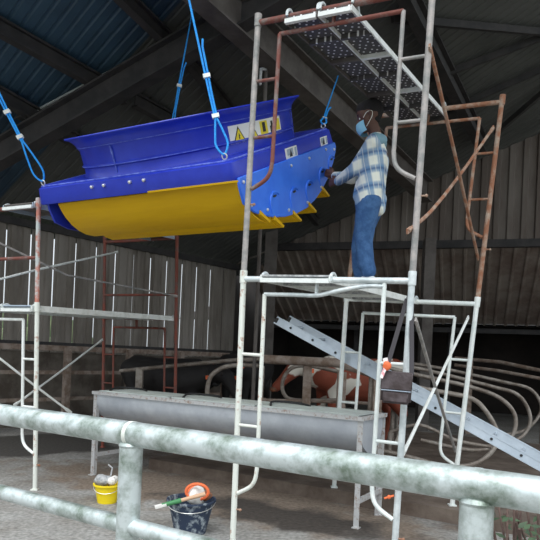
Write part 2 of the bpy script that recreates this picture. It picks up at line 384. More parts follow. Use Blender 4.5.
# ------------------------------------------------------------------ near railing
ra = P(0, 414, 1.78); rb = P(540, 495, .985); rd = (rb-ra); ra.z = rb.z = 1.19; rd = rb-ra
r0, r1 = ra-rd*.9, rb+rd*.5
rt = thing('cattle_railing', Vector((r0.x, r0.y, 0)), 'thick galvanised pipe railing crossing the whole foreground', 'railing')
MB().tube([r0+(r1-r0)*k/12 for k in range(13)], .0305, 24).build('top_rail', M['rail'], rt)
low = Vector((0, 0, -.228))
MB().tube([r0+low+(r1-r0)*k/12 for k in range(13)], .0215, 20).build('lower_rail', M['rail'], rt)
def onrail(px, z=1.19):
    r = ray(px, 500); k = r.x  # X = k Y
    t = (k*ra.y-ra.x)/(rd.x-k*rd.y); p = ra+rd*t; return Vector((p.x, p.y, z))
for px, py in ((127, 470), (475, 520)):
    c = onrail(px+ (2 if px < 300 else 2)); b = MB(); b.tube([(c.x, c.y, 0), (c.x, c.y, .6), (c.x, c.y, 1.165)], .029, 24); 
    b.ball((c.x, c.y, 1.162), .031, (1, 1, .5), 24, 8); b.build('post', M['rail'], rt)
    b = MB(); ax = rd.normalized()
    b.tube([c-ax*.006, c+ax*.006], .0314, 24); b.build('weld_seam', M['pale_rust'] if px < 300 else M['rail'], rt)
# ------------------------------------------------------------------ scaffold
def scaf(name_label, fl_, ft_, fr_, frt_, mats, rungs, ui=.145, vi=.93, vb=.3, r=.0215, ri=.015, arch=False, cat='scaffold', left_inner=True, inner=True, mid=None, feet=False, group=None):
    """fl_/ft_: left bottom/top, fr_/frt_: right bottom/top"""
    mp, mt, mi, mr = mats
    root = thing('scaffold', tuple((fl_+fr_)/2), name_label, cat, group)
    q = lambda u, v: (fl_.lerp(ft_, v)).lerp(fr_.lerp(frt_, v), u)
    for u, mm in ((0, mp[0]), (1, mp[1])):
        b = MB(); b.tube([q(u, 0), q(u, .5), q(u, 1.0)+Vector((0, 0, .03))], r, 16)
        po = b.build('post', mm, root)
        b = MB(); b.tube([q(u, .985), q(u, .985)+(q(u, 1)-q(u, .9)).normalized()*.09], r*1.25, 16); b.build('socket_collar', mm, po)
        if feet:
            b = MB(); f_ = q(u, 0); b.box((f_.x, f_.y, f_.z+.006), (.065, .065, .012)); b.build('base_plate', mm, po)
    MB().tube([q(0, 1), q(.5, 1), q(1, 1)], r, 16).build('top_bar', mt, root)
    if mid is not None: MB().tube([q(0, mid), q(1, mid)], r*.8, 12).build('middle_bar', mt, root)
    if not inner: return root, q
    if arch:
        pts = arc([q(ui, vi), q(.35, vi), q(.48, vi), q(.6, vi+.018), q(.75, vi+.035), q(1-ui, vi+.035)], 4)
    else: pts = [q(ui, vi), q(.5, vi), q(1-ui, vi)]
    MB().tube(pts, ri, 12).build('inner_bar', mt, root)
    MB().bar(q(.47, vi), q(.47, 1), .04, .012, q(1, 1)-q(0, 1)).build('bracket', mt, root)
    for side in (0, 1):
        if side == 0 and not left_inner: continue
        U = (lambda u: u) if side == 0 else (lambda u: 1-u)
        mm = mi[side]
        pts = [q(U(ui), vi+(.05 if arch and side else 0)), q(U(ui), .6), q(U(ui), vb+.06)]+arc([q(U(ui), vb+.05), q(U(ui*.93), vb+.01), q(U(ui*.7), vb-.02), q(U(0.02), vb-.05)], 4)
        leg = MB().tube(pts, ri, 12).build('inner_leg', mm, root)
        for v in rungs:
            MB().tube([q(U(0), v), q(U(ui), v)], ri*.8, 10).build('rung', mm, root)
        b = MB(); p = q(U(0), vb-.11); b.tube([p, p+(q(1, 0)-q(0, 0)).normalized()*.05*(1 if side == 0 else 1)], .006, 8); b.ball(p+(q(1, 0)-q(0, 0)).normalized()*.052, .011); b.build('brace_pin', M['rust'], root)
    return root, q
def Pz(px, py, d, z=None):
    p = P(px, py, d); 
    if z is not None: p.z = z
    return p
dFL, dFR, dBR, dBL = 4.36, 3.83, 5.39, 5.93
A0 = Pz(232.5, 546, dFL, 0); A1 = P(243.5, 279, dFL); A2 = P(258, 23, dFL)
B0 = Pz(392.4, 580, dFR, 0); B1 = P(412, 281, dFR); B2 = P(433, -12, dFR)
D0 = Pz(452, 506, dBR, .12); D1 = P(477, 304, dBR); D2 = P(502, 102, dBR)
E0 = Pz(334, 488, dBL, .12); E1 = P(346.5, 299, dBL); E2 = P(371, 117, dBL)
g, gp, gr, rr, rs = M['galv'], M['galv_pale'], M['grey_rust'], M['red_rust'], M['rust']
_, qfl = scaf('pale galvanised lower scaffold frame nearest the camera, bag hanging on it', A0, A1, B0, B1, ([M['pale_rust'], g], g, [M['pale_rust'], gp], g), [.72, .455], vi=.945, vb=.25, arch=True, feet=True)
_, qfu = scaf('grey and red rusty upper scaffold frame beside the worker, nearest the camera', A1, A2, B1, B2, ([gr, gr], rr, [rr, gr], gr), [.77, .55], vi=.94, vb=.40)
_, qbl = scaf('pale lower scaffold frame behind the steel tank, far side of the right tower', E0, E1, D0, D1, ([gp, gp], gp, [gp, gp], gp), [.72, .455], vi=.93, vb=.25, feet=True)
_, qbu = scaf('brown rusty upper scaffold frame behind the worker', E1, E2, D1, D2, ([rs, rs], rs, [rs, rs], rs), [.75, .52], vi=.93, vb=.38)
def brace(pts, r, m, label):
    b = MB(); b.tube(pts, r, 10)
    o = thing('scaffold_brace', tuple(Vector(pts[0])), label, 'scaffold brace')
    b.build('tube', m, o)
    for p, q_ in ((pts[0], pts[1]), (pts[-1], pts[-2])):
        d = (Vector(q_)-Vector(p)).normalized(); MB().bar(Vector(p)-d*.02, Vector(p)+d*.06, .012, .032).build('flattened_end', m, o)
brace(arc([P(493, 128, 5.3), P(462, 172, 4.9), P(432, 210, 4.2), P(408, 231, 3.78)], 5), .013, M['rust'], 'bent rusty brace falling from the upper right scaffold post to a loose hooked end')
brace([P(430, 48, 3.8), P(455, 155, 4.5), P(478, 258, 5.35)], .0125, rs, 'long straight rusty brace running down beside the upper right scaffold post')
brace([P(468, 318, 5.35), P(436, 385, 4.5), P(404, 452, 3.87)], .012, M['white'], 'white brace rising to the right on the lower scaffold')
brace([P(416, 321, 3.85), P(436, 390, 4.5), P(455, 450, 5.35)], .012, gr, 'dark grey brace falling to the right on the lower scaffold')
# planks on the tower
def plank(q1, q2, u0, u1, dz, m, edge, label, name='scaffold_plank', over=.05, hooks=True, th=.05, vv=1.0):
    a, b_, c, d = q1(u0, vv), q1(u1, vv), q2(u1, vv), q2(u0, vv)
    up = Vector((0, 0, dz)); L1 = (d-a).normalized()
    pts = [a-L1*over+up, b_-L1*over+up, c+L1*over+up, d+L1*over+up]
    o = thing(name, tuple(pts[0]), label, 'plank')
    MB().prism([p-Vector((0, 0, .012)) for p in pts], (0, 0, .012)).build('deck', m, o, False)
    ww = (b_-a).normalized()
    MB().bar(pts[0]-Vector((0, 0, th/2)), pts[3]-Vector((0, 0, th/2)), .012, th).build('side_rail', edge, o, False)
    MB().bar(pts[1]-Vector((0, 0, th/2)), pts[2]-Vector((0, 0, th/2)), .012, th).build('side_rail', edge, o, False)
    MB().bar(pts[0]-Vector((0, 0, th*.8)), pts[1]-Vector((0, 0, th*.8)), .03, .03).build('end_rail', M['white'], o, False)
    for k in range(1, 6):
        x, y = pts[0].lerp(pts[3], k/6), pts[1].lerp(pts[2], k/6)
        MB().bar(x-Vector((0, 0, .03)), y-Vector((0, 0, .03)), .03, .03).build('cross_rib', edge if k in (2, 4) else m, o, False)
    if hooks:
        for base, dr in ((a, 1), (b_, 1), (d, -1), (c, -1)):
            hk = arc([base+L1*dr*.07+Vector((0, 0, dz-.02)), base+L1*dr*.02+Vector((0, 0, .045)), base-L1*dr*.025+Vector((0, 0, .03)), base-L1*dr*.035+Vector((0, 0, -.012))], 4)
            MB().tube(hk, .011, 8).build('hook', M['galv'], o)
    return pts
deckpts = plank(qfl, qbl, .14, .56, .028, M['greyrag'], M['white'], 'pale edged platform plank the worker stands on')
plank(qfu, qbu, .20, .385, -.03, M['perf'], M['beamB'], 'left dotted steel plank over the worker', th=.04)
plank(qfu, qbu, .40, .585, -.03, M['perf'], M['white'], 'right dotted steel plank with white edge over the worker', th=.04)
# ---- left tower
L0 = Pz(35, 490, 5.79, 0); L1_ = P(37, 309, 5.79); L2 = P(38.5, 206, 5.79)
fd = Vector((1.1, -.54, 0)).normalized()*1.25
K0, K1, K2 = L0-fd, L1_-fd, L2-fd
R0 = Pz(174, 470, 7.9, 0); R1 = P(176, 319, 7.9); R2 = P(177, 238, 7.9)
S0, S1, S2 = R0-fd*.98, R1-fd*.98, R2-fd*.98
pk, rp = M['pinkpost'], M['redpost']
_, ql = scaf('near lower scaffold frame at the left edge, pale tube with rust', K0, K1, L0, L1_, ([gp, M['pale_rust']], M['white'], [gp, M['white']], gp), [.72, .455], vi=.94, vb=.25, feet=True)
_, qu = scaf('near upper scaffold frame at the left edge, faded red bars', K1, K2, L1_, L2, ([pk, pk], rr, [pk, pk], pk), [.5], inner=False, mid=.5)
_, q2l = scaf('dark red lower scaffold frame in front of the left wall', S0, S1, R0, R1, ([rp, rp], rp, [rp, rp], rp), [.72, .5], vi=.93, vb=.25, feet=True)
_, q2u = scaf('dark red upper scaffold frame below the yellow louvres', S1, S2, R1, R2, ([rp, rp], rp, [rp, rp], rp), [.6], inner=False, mid=.3)
plank(ql, q2l, .66, .98, .035, M['grey'], M['white'], 'long white edged plank on the left scaffold', th=.06)
plank(ql, q2l, .30, .62, .035, M['grey'], M['white'], 'second plank on the left scaffold, at the picture edge', th=.06)
plank(qu, q2u, .66, .98, .03, M['beamB'], M['grey'], 'dark top plank of the left scaffold below the blue ventilator', th=.05)
brace([P(-60, 215, 6.2), P(67, 275, 6.9), P(176, 296, 7.85)], .012, gr, 'upper grey brace falling to the right on the left scaffold')
brace([P(-50, 292, 6.0), P(36, 270, 6.6), P(117, 252, 8.1)], .012, M['white'], 'upper pale brace rising to the right on the left scaffold')
brace([P(-20, 343, 6.0), P(30, 382, 6.3), P(70, 412, 6.6)], .012, M['white'], 'lower pale brace falling to the right on the left scaffold')
brace([P(15, 405, 6.1), P(60, 372, 7.2), P(102, 340, 8.2)], .012, M['white'], 'lower pale brace rising to the right on the left scaffold')
# free standing pipe behind the unit
b = thing('upright_pipe', tuple(Pz(250, 440, 7.4, 0)), 'tall thin galvanised pipe behind the ventilator and near scaffold post', 'pipe')
MB().tube([Pz(249, 440, 7.4, 0), P(253, 395, 7.4), P(259, 260, 7.4), P(266, 70, 7.4)], .024, 12).build('pipe', M['beamB'], b)
MB().tube([P(266, 70, 7.4), P(263, 69, 7.3), P(261, 69, 7.2), P(260, 85, 7.2)], .018, 10).build('top_bracket', M['greyrag'], b)
# ------------------------------------------------------------------ ladder
def lad():
    a = P(276, 320, 6.38); b_ = P(540, 466, 5.25); d = (b_-a).normalized(); 
    k = a.z/(-d.z); e = a+d*k*1.0; up = d.cross(Vector((0, 1, 0))); up = up if up.z > 0 else -up; up.normalize()
    back = d.cross(up).normalized(); back = back if back.y > 0 else -back
    o = thing('ladder', tuple(e), 'long silver aluminium ladder leaning down to the right behind the scaffold', 'ladder')
    wv = (back*.93+up*.30).normalized()*.30
    for w in (Vector((0, 0, 0)), wv):
        MB().bar(a+w, e+w, .028, .085, up).build('side_rail', M['alu'], o, False)
        bb = MB(); bb.bar(a+w-back*.014+up*.035, e+w-back*.014+up*.035, .012, .014, up); bb.bar(a+w-back*.014-up*.035, e+w-back*.014-up*.035, .012, .014, up); bb.build('rail_flange', M['alu'], o, False)
        MB().bar(e+w-d*.04, e+w+d*.005, .04, .10, up).build('foot', M['dark'], o)
        MB().bar(a+w-d*.005, a+w+d*.03, .036, .092, up).build('end_cap', M['dark'], o)
    n_ = int((e-a).length/.28)
    for i in range(n_):
        p = a+d*(.2+i*.28); MB().tube([p-back*.022, p+wv+back*.01], .014, 10).build('rung', M['alu'], o)
        MB().tube([p-back*.026, p-back*.02], .013, 10).build('rung_plug', M['dark'], o)
lad()
# ------------------------------------------------------------------ tank
def tank():
    fr = G(356, 528); flp = G(92, 475); X = (fr-flp); Ln = X.length; X.normalize(); Y = Vector((-X.y, X.x, 0)); Z = Vector((0, 0, 1))
    wd = .52; H = .925; o = thing('feed_tank', tuple((fr+flp)/2), 'long grey stainless steel trough tank on legs', 'tank')
    L = lambda x, y, z: flp+X*x+Y*y+Z*z
    prof = [(0, H-.03), (0, .80), (.02, .74), (.08, .66), (.18, .60), (.26, .575), (.34, .60), (.44, .66), (.50, .74), (wd, .80), (wd, H-.03)]
    b = MB(); n_ = len(prof)
    ins = [(y*(1-.012)+.004, z+.008) for y, z in prof]
    vs = [L(x, y, z) for pr in (prof, ins) for x in (0, Ln) for y, z in pr]
    fs = []
    for k in range(n_-1): fs += [(k, k+1, n_+k+1, n_+k), (2*n_+k, 3*n_+k, 3*n_+k+1, 2*n_+k+1)]
    b.add(vs, fs)
    b.build('basin', M['tank'], o)
    for x in (0, Ln-.006):
        MB().prism([L(x, y, z) for y, z in prof], X*.006).build('end_plate', M['tank'], o, False)
    b = MB()
    for y in (-.01, wd+.01): b.bar(L(-.03, y, H-.02), L(Ln+.03, y, H-.02), .032, .034)
    for x in (-.01, Ln+.01): b.bar(L(x, 0, H-.02), L(x, wd, H-.02), .032, .034)
    b.build('rim', M['tankspot'], o, False)
    # lids
    n_ = 3; w = (Ln-.04)/n_
    for i in range(n_):
        x0 = .02+i*w+.015; x1 = .02+(i+1)*w-.015
        b = MB(); b.prism([L(x0, .02, H-.004), L(x1, .02, H-.004), L(x1, wd-.02, H-.004), L(x0, wd-.02, H-.004)], Z*.012)
        lid = b.build('lid', M['lid'], o, False)
        b = MB(); b.tube(arc([L(x0+.12, .06, H+.012), L(x0+.02, .25, H+.03), L(x0+.06, .4, H+.03), L(x0+.22, .46, H+.02), L(x0+.36, .38, H+.012)], 6), .011, 8); b.build('rubber_hose_loop', M['dark'], lid)
    for x in (0, Ln):
        for y in (0, wd):
            sx = -1 if x > 1 else 1; sy = 1 if y < .1 else -1
            b = MB(); b.bar(L(x, y, 0), L(x, y, H-.04), .045, .006, Y); b.bar(L(x+sx*.022, y+sy*.02, 0), L(x+sx*.022, y+sy*.02, H-.04), .006, .045, Y)
            b.bar(L(x, y, 0), L(x, y, .008), .06, .06, Y)
            b.build('leg', M['tankspot'], o, False)
    for x in (0, Ln):
        MB().bar(L(x, 0, .22), L(x, wd, .22), .03, .04).build('cross_bar', M['tankspot'], o, False)
    return L, Ln, wd
tankL, tankLn, tankW = tank()
# low kerb behind the tank
b = MB(); SL = [tankL(.2, .68, 0), tankL(9.5, .68, 0), tankL(9.5, 6.2, 0), tankL(.2, 6.2, 0)]; b.prism(SL, (0, 0, .12)); struct('floor_step', b, M['step'])
# ------------------------------------------------------------------ stalls
def loop(pts, d0, d1, r, label, m=None, feet=None):
    n_ = len(pts); ps = [P(x, y, d0+(d1-d0)*i/(n_-1)) for i, (x, y) in enumerate(pts)]
    o = thing('stall_divider', (ps[0].x, ps[0].y, 0), label, 'stall divider')
    MB().tube(arc(ps, 5), r, 12).build('loop_pipe', m or M['stall'], o)
    if feet:
        x, y, d = feet; p = P(x, y, d); MB().tube([(p.x, p.y, 0), p], r*1.2, 12).build('post', m or M['stall'], o)
    return o
loop([(372, 372), (416, 387), (467, 397), (484, 409), (497, 432), (493, 450), (474, 464), (445, 466), (405, 456), (365, 447)], 7.0, 6.9, .028, 'nearest curved stall divider of the row at the right', feet=(372, 372, 7.0))
loop([(380, 366), (418, 375), (467, 386), (498, 397), (514, 413), (514, 432), (500, 445), (470, 450), (420, 440)], 8.1, 8.0, .028, 'second curved stall divider from the front at the right', feet=(380, 366, 8.1))
loop([(395, 364), (430, 371), (490, 386), (518, 395), (530, 415), (526, 432), (512, 441), (480, 446), (440, 436)], 9.1, 9.0, .028, 'third curved stall divider from the front at the right', feet=(395, 364, 9.1))
loop([(400, 362), (440, 368), (504, 382), (530, 389), (541, 405), (536, 420), (520, 432), (490, 436)], 10.2, 10.1, .028, 'fourth curved stall divider, rearmost at the right edge', feet=(400, 362, 10.2))
loop([(390, 432), (420, 425), (455, 440), (491, 447)], 7.3, 7.0, .022, 'low horizontal stall pipe inside the nearest divider', feet=(390, 432, 7.3))
loop([(262, 366), (240, 365), (222, 368), (210, 378), (207, 396), (209, 412)], 7.9, 7.9, .03, 'curved stall divider before the black cows left of the scaffold', feet=(262, 366, 7.9))
loop([(340, 372), (310, 366), (292, 368), (283, 380), (284, 394), (296, 400), (340, 400)], 7.6, 7.6, .024, 'curved stall divider in front of the brown and white cow', feet=(340, 372, 7.6))
def railp(pts, r, m, label, posts=(), flat=False):
    ps = [P(*p) for p in pts]; o = thing('stall_rail', (ps[0].x, ps[0].y, 0), label, 'rail')
    if flat:
        bb = MB()
        for i in range(len(ps)-1): bb.bar(ps[i], ps[i+1], .05, r*2)
        bb.build('rail', m, o, False)
    else: MB().tube(ps, r, 12).build('rail', m, o)
    for x, y, d in posts:
        p = P(x, y, d); MB().bar((p.x, p.y, 0), (p.x, p.y, p.z), .10, .10, (0, 1, 0)).build('post', m, o, False)
railp([(262, 359, 7.4), (338, 363, 7.1), (382, 376, 6.9)], .055, M['timber'], 'thick muddy brown rail above the steel tank', [(308, 360, 7.28), (342, 372, 7.1), (378, 374, 6.95)])
railp([(120, 371, 9.2), (170, 366, 8.8), (237, 360, 8.0), (262, 359, 7.7)], .028, M['stall'], 'thin rail in front of the black cows', [(140, 368, 9.05)])
railp([(262, 400, 7.5), (340, 402, 7.3), (380, 404, 7.2)], .02, M['timber'], 'thin low rail just above the back of the steel tank', [(262, 398, 7.5)])
railp([(455, 358, 12.2), (500, 362, 11.6), (548, 372, 11.0)], .035, M['timber'], 'faint upper rail deep in the dark shed at the right', [(470, 360, 12.0)])
railp([(455, 365, 11.6), (500, 371, 11.0), (548, 380, 10.6)], .03, M['timber'], 'faint lower rail deep in the dark shed at the right', [(546, 380, 10.6)])
# wooden feed fence along left wall
def lfence():
    o = thing('feed_fence', tuple(O+W*-9+NN*.5), 'brown rail fence standing before the low left wall', 'fence')
    for i, z in enumerate((1.36, .95, .5)):
        MB().bar(O+W*-10.5+NN*.45+Vector((0, 0, z)), O+W*-.6+NN*.45+Vector((0, 0, z)), .05, .09 if i == 0 else .06).build('rail', M['timber'], o, False)
    for k in range(8):
        p = O+W*(-9.9+k*1.3)+NN*.52; MB().bar(p, p+Vector((0, 0, 1.38 if k != 0 else 1.5)), .10, .10, NN).build('post', M['timber'], o, False)
lfence()
# ------------------------------------------------------------------ cows
def cow(loc, yaw, sc, m, label, headdrop=0., tagc=True, turn=0.):
    R = Matrix.Rotation(yaw, 3, 'Z'); loc = Vector(loc)
    def w(x, y, z): return loc+R @ Vector((x*sc, y*sc, z*sc))
    o = thing('cow', tuple(loc), label, 'cow')
    ch = []
    for y in (-.09, .09):
        ch.append([(w(-.72, y, 1.12), .20*sc), (w(-.45, y, 1.04), .26*sc), (w(-.05, y*1.3, .97), .31*sc), (w(.35, y, 1.0), .29*sc), (w(.62, y*.6, 1.06), .22*sc)])
    ch.append([(w(-.7, 0, 1.25), .12*sc), (w(-.1, 0, 1.24), .1*sc), (w(.5, 0, 1.25), .12*sc)])
    hd = -headdrop; tx = math.cos(turn); ty = math.sin(turn)
    h0 = Vector((.98, 0, 1.28+hd*.6))
    H_ = lambda f, y, z: w(h0.x+f*tx-y*ty, h0.y+f*ty+y*tx, h0.z+z)
    ch.append([(w(.6, 0, 1.1), .21*sc), (w(.8, 0, 1.2+hd*.3), .16*sc), (H_(0, 0, 0), .13*sc)])
    ch.append([(H_(0, 0, 0), .13*sc), (H_(.1, 0, -.05), .125*sc), (H_(.26, 0, -.20), .085*sc), (H_(.38, 0, -.32), .075*sc)])
    for y in (-1, 1):
        ch.append([(H_(-.02, y*.1, .03), .04*sc), (H_(-.04, y*.2, .0), .05*sc), (H_(-.05, y*.27, -.04), .02*sc)])
        ch.append([(w(.5, y*.15, 1.0), .13*sc), (w(.5, y*.17, .68), .085*sc), (w(.52, y*.17, .42), .055*sc), (w(.5, y*.17, .12), .042*sc), (w(.53, y*.17, .05), .05*sc)])
        ch.append([(w(-.66, y*.15, 1.05), .18*sc), (w(-.55, y*.18, .74), .12*sc), (w(-.76, y*.18, .48), .06*sc), (w(-.72, y*.18, .14), .045*sc), (w(-.68, y*.18, .05), .052*sc)])
    ch.append([(w(-.42, 0, .74), .14*sc)])
    ch.append([(w(-.88, 0, 1.2), .035*sc), (w(-.97, 0, .95), .022*sc), (w(-.96, 0, .6), .02*sc), (w(-.95, 0, .45), .045*sc)])
    blob('body', ch, .03*sc, m, o, 4)
    for y in (-1, 1):
        MB().ball(H_(.12, y*.112, .0), .02*sc).build('eye', M['eye'], o)
        if tagc:
            e = H_(-.05, y*.27, -.06); MB().box(e, (.05, .04, .06), R).build('ear_tag', M['orange'], o)
    MB().ball(H_(.42, 0, -.35), .06*sc, (1, 1, .7)).build('muzzle', M['brownrag'] if m != M['cowB'] else M['dark'], o)
    return o
def gp_(px, d): p = P(px, 390, d); return (p.x, p.y, 0.0 if px < 200 else .12)
cow(gp_(356, 8.9), PI+.42, .96, M['cowR'], 'brown and white patched cow standing behind the steel tank', .15)
cow(gp_(170, 9.6), -PI/2+1.2, .95, M['cowB'], 'black cow at the left, behind the curved divider', .25, turn=-.5)
cow(gp_(245, 10.6), -PI/2-.3, .98, M['cowB'], 'black cow in the gap beside the tall column', .2)
# ------------------------------------------------------------------ buckets
def bucket(c, rt_, rb_, h, m, label, name='bucket'):
    o = thing(name, tuple(c), label, 'bucket')
    b = MB(); b.lathe([(0, .0), (rb_, .0), (rt_, h), (rt_+.012, h), (rt_+.012, h-.015), (rt_-.004, h-.004), (rb_-.006, .008), (0, .008)], c, 28); b.build('body', m, o)
    hp = [Vector(c)+Vector((rt_*1.03*math.cos(a), rt_*.9*math.sin(a)*.5-.0, h-.02+(-.08)*abs(math.sin(a)))) for a in [PI*k/12 for k in range(13)]]
    hp = [Vector(c)+Vector((rt_*1.04*math.cos(a), -rt_*1.02*math.sin(a), h-.02-.05*math.sin(a))) for a in [PI*k/12 for k in range(13)]]
    MB().tube(hp, .003, 6).build('handle', M['bolt'], o)
    return o
c1 = G(107, 502); bucket(c1, .118, .085, .17, M['yellowbucket'], 'small yellow bucket on the floor left of the railing post')
def crumple(name, c, r, m, label, cat, sq=(1, 1, .7), sd=1, group=None):
    rnd = random.Random(sd); b = MB(); b.ball((0, 0, 0), r, sq, 14, 9)
    ds = [(Vector((rnd.uniform(-1, 1), rnd.uniform(-1, 1), rnd.uniform(-1, 1))).normalized(), rnd.uniform(-.35, .45)) for _ in range(16)]
    for i, v in enumerate(b.v):
        k = 1+sum(a*max(0, v.normalized().dot(d)-.7)*2.4 for d, a in ds); b.v[i] = Vector(c)+v*k
    o = b.build(name, m, None); return tag(o, label, cat, group)
crumple('rag', c1+Vector((-.05, 0, .19)), .075, M['greyrag'], 'grey crumpled rag in the left half of the yellow bucket', 'rag', sd=2)
crumple('paper_scrap', c1+Vector((.045, -.02, .20)), .05, M['paper'], 'white crumpled paper in the middle of the yellow bucket', 'paper', sd=3)
tl = MB(); tl.tube([c1+Vector((.0, .03, .12)), c1+Vector((.02, .06, .30)), c1+Vector((-.02, .06, .33))], .008, 8); tag(tl.build('wire_piece', M['greyrag'], None), 'grey bent wire sticking up out of the yellow bucket', 'wire')
c2 = G(190, 532); bucket(c2, .180, .12, .26, M['bluebucket'], 'dark blue splashed bucket on the floor right of the railing post')
crumple('rag', c2+Vector((.05, -.02, 0.29)), .07, M['paper'], 'white rag bulging from the dark blue bucket', 'rag', (1, 1, .9), 5)
crumple('rag', c2+Vector((.0, .06, 0.31)), .055, M['orange'], 'orange cloth behind the white rag in the dark blue bucket', 'rag', sd=6)
crumple('metal_fitting', c2+Vector((.11, .0, 0.29)), .05, M['brownrag'], 'rusty brown fitting at the right rim of the dark blue bucket', 'fitting', sd=8)
for k, (dx, dy) in enumerate(((-.06, -.05), (-.02, -.08))):
    pass
hs = MB(); cc = c2+Vector((.05, -.04, .31)); hs.tube([cc+Vector((.085*math.cos(a), -.03, .02+.06*math.sin(a))) for a in [2*PI*k/20 for k in range(20)]], .012, 8, closed=True)
tag(hs.build('orange_hose', M['orange'], None), 'orange hose ring around the white rag in the dark blue bucket', 'hose')
sa, sb = P(156, 507, 4.42), P(205, 494, 4.55); st = thing('hand_tool', tuple(sa), 'wooden handled tool with green sleeve lying across the dark blue bucket', 'tool')
dv = sb-sa
MB().tube([sa+dv*.45, sb], [.014, .017], 12).build('handle', M['wood'], st)
MB().tube([sa+dv*.12, sa+dv*.5], [.016, .019], 12).build('sleeve', M['green'], st)
MB().bar(sa-dv*.02, sa+dv*.2, .04, .018).build('head', M['paper'], st)
# ------------------------------------------------------------------ bag on the scaffold
bg = P(396.5, 388, 3.72)
o = thing('shoulder_bag', tuple(bg-Vector((0, 0, .1))), 'dark brown leather shoulder bag hanging from the scaffold', 'bag')
def rbox(c, w, d, h, m, name, par, R=None, bev=.015):
    b = MB(); b.box(c, (w, d, h), R); ob = b.build(name, m, par, True)
    bm = bmesh.new(); bm.from_mesh(ob.data); bmesh.ops.bevel(bm, geom=bm.edges[:], offset=bev, segments=3, affect='EDGES'); bm.to_mesh(ob.data); bm.free(); return ob
RY = Matrix.Rotation(math.radians(2), 3, 'Y') @ Matrix.Rotation(-.3, 3, 'Z')
rbox(bg, .185, .055, .195, M['bag'], 'body', o, RY)
rbox(bg+RY @ Vector((0, -.034, .045)), .19, .014, .115, M['bag'], 'flap', o, RY, .005)
rbox(bg+RY @ Vector((0, -.036, -.055)), .15, .016, .065, M['bag'], 'pocket', o, RY, .006)
MB().tube([bg+RY @ Vector((-.09, -.043, -.016)), bg+RY @ Vector((.09, -.043, -.016))], .003, 6).build('zip', M['grey'], o)
s0 = P(407, 299, 3.86); 
for sx, dd in ((-.075, 0), (.085, .03)):
    b = MB(); b.bar(bg+RY @ Vector((sx, 0, .09)), s0+Vector((dd, 0, 0)), .028, .005, (0, 1, 0)); b.build('strap', M['strap'], o, False)
MB().tube([s0+Vector((.03, 0, 0)), P(409, 290, 3.84), P(412, 281, 3.84)+Vector((0, -.03, .03)), P(414, 283, 3.84)+Vector((0, .03, 0)), s0], .008, 6).build('strap', M['strap'], o)
g0 = P(387, 366, 3.68)
gl = crumple('glove', g0, .028, M['orange'], 'small orange rubber glove tucked at the top left of the hanging bag', 'glove', (1, .6, 1), 11)
cl = MB(); cl.bar(P(385, 358, 3.69), P(387, 367, 3.69), .03, .01, (0, 1, 0)); cl.bar(P(381, 378, 3.67), P(386, 366, 3.68), .02, .008, (0, 1, 0)); tag(cl.build('cloth_strip', M['pink'], None), 'pink and white cloth strip hanging beside the leather bag', 'cloth')
cp = MB(); p = P(389, 497, 3.82); cp.ball(p, .013); cp.tube([p+Vector((-.03, 0, -.01)), p+Vector((.03, 0, .01))], .007, 8); tag(cp.build('coupler_pin', M['orange'], None), 'small orange pin on the near right scaffold post below the rail', 'pin')
# ------------------------------------------------------------------ shrub at lower right
def shrub():
    c = Vector((1.35, 2.75, 0)); o = thing('shrub', tuple(c), 'dark dry leafy shrub below the railing at the lower right corner', 'shrub'); b = MB(); lf = MB(); rnd = random.Random(4)
    for k in range(90):
        a = rnd.uniform(0, 2*PI); h = rnd.uniform(.4, .78); sp = rnd.uniform(.05, .30)
        p0 = c+Vector((rnd.uniform(-.25, .3), rnd.uniform(-.15, .15), 0)); p1 = p0+Vector((math.cos(a)*sp, math.sin(a)*sp, h))
        mid = p0.lerp(p1, .5)+Vector((rnd.uniform(-.05, .05),)*3); b.tube(arc([p0, mid, p1], 4), [.006]*9, 6)
        for j in range(7):
            t_ = rnd.uniform(.3, 1); q_ = p0.lerp(p1, t_)+Vector((rnd.uniform(-.07, .07), rnd.uniform(-.07, .07), rnd.uniform(-.07, .07)))
            u = Vector((rnd.uniform(-1, 1), rnd.uniform(-1, 1), rnd.uniform(-.6, .6))).normalized(); v = u.orthogonal().normalized()
            L_ = rnd.uniform(.02, .04); lf.add([q_, q_+u*L_+v*L_*.35, q_+u*2*L_, q_+u*L_-v*L_*.35], [(0, 1, 2, 3)])
    b.build('stems', M['stem'], o); tag(lf.build('leaves', M['leaf'], o, False, False), kind='stuff')
shrub()
# ------------------------------------------------------------------ ventilator unit (blue housing, yellow louvres)
UT = Vector((-.84340212, 5.79871499, 3.28309965))
UM = Matrix(((.8780630186683078, .4296282088952447, -.2107722405075269), (-.4785429614349558, .7895957305576011, -.3841031324348588), (.0014033204057617573, .4381303281064576, .8989103661017412)))
unit = bpy.data.objects.new('barn_ventilator', None); C.objects.link(unit)
unit.matrix_world = Matrix.Translation(UT) @ UM.to_4x4()
tag(unit, 'large blue plastic barn ventilator with yellow louvres hanging tilted on ropes', 'ventilator')
def U(x, y, z): return UT+UM @ Vector((x, y, z))
E_ = 1.064; HS = .15
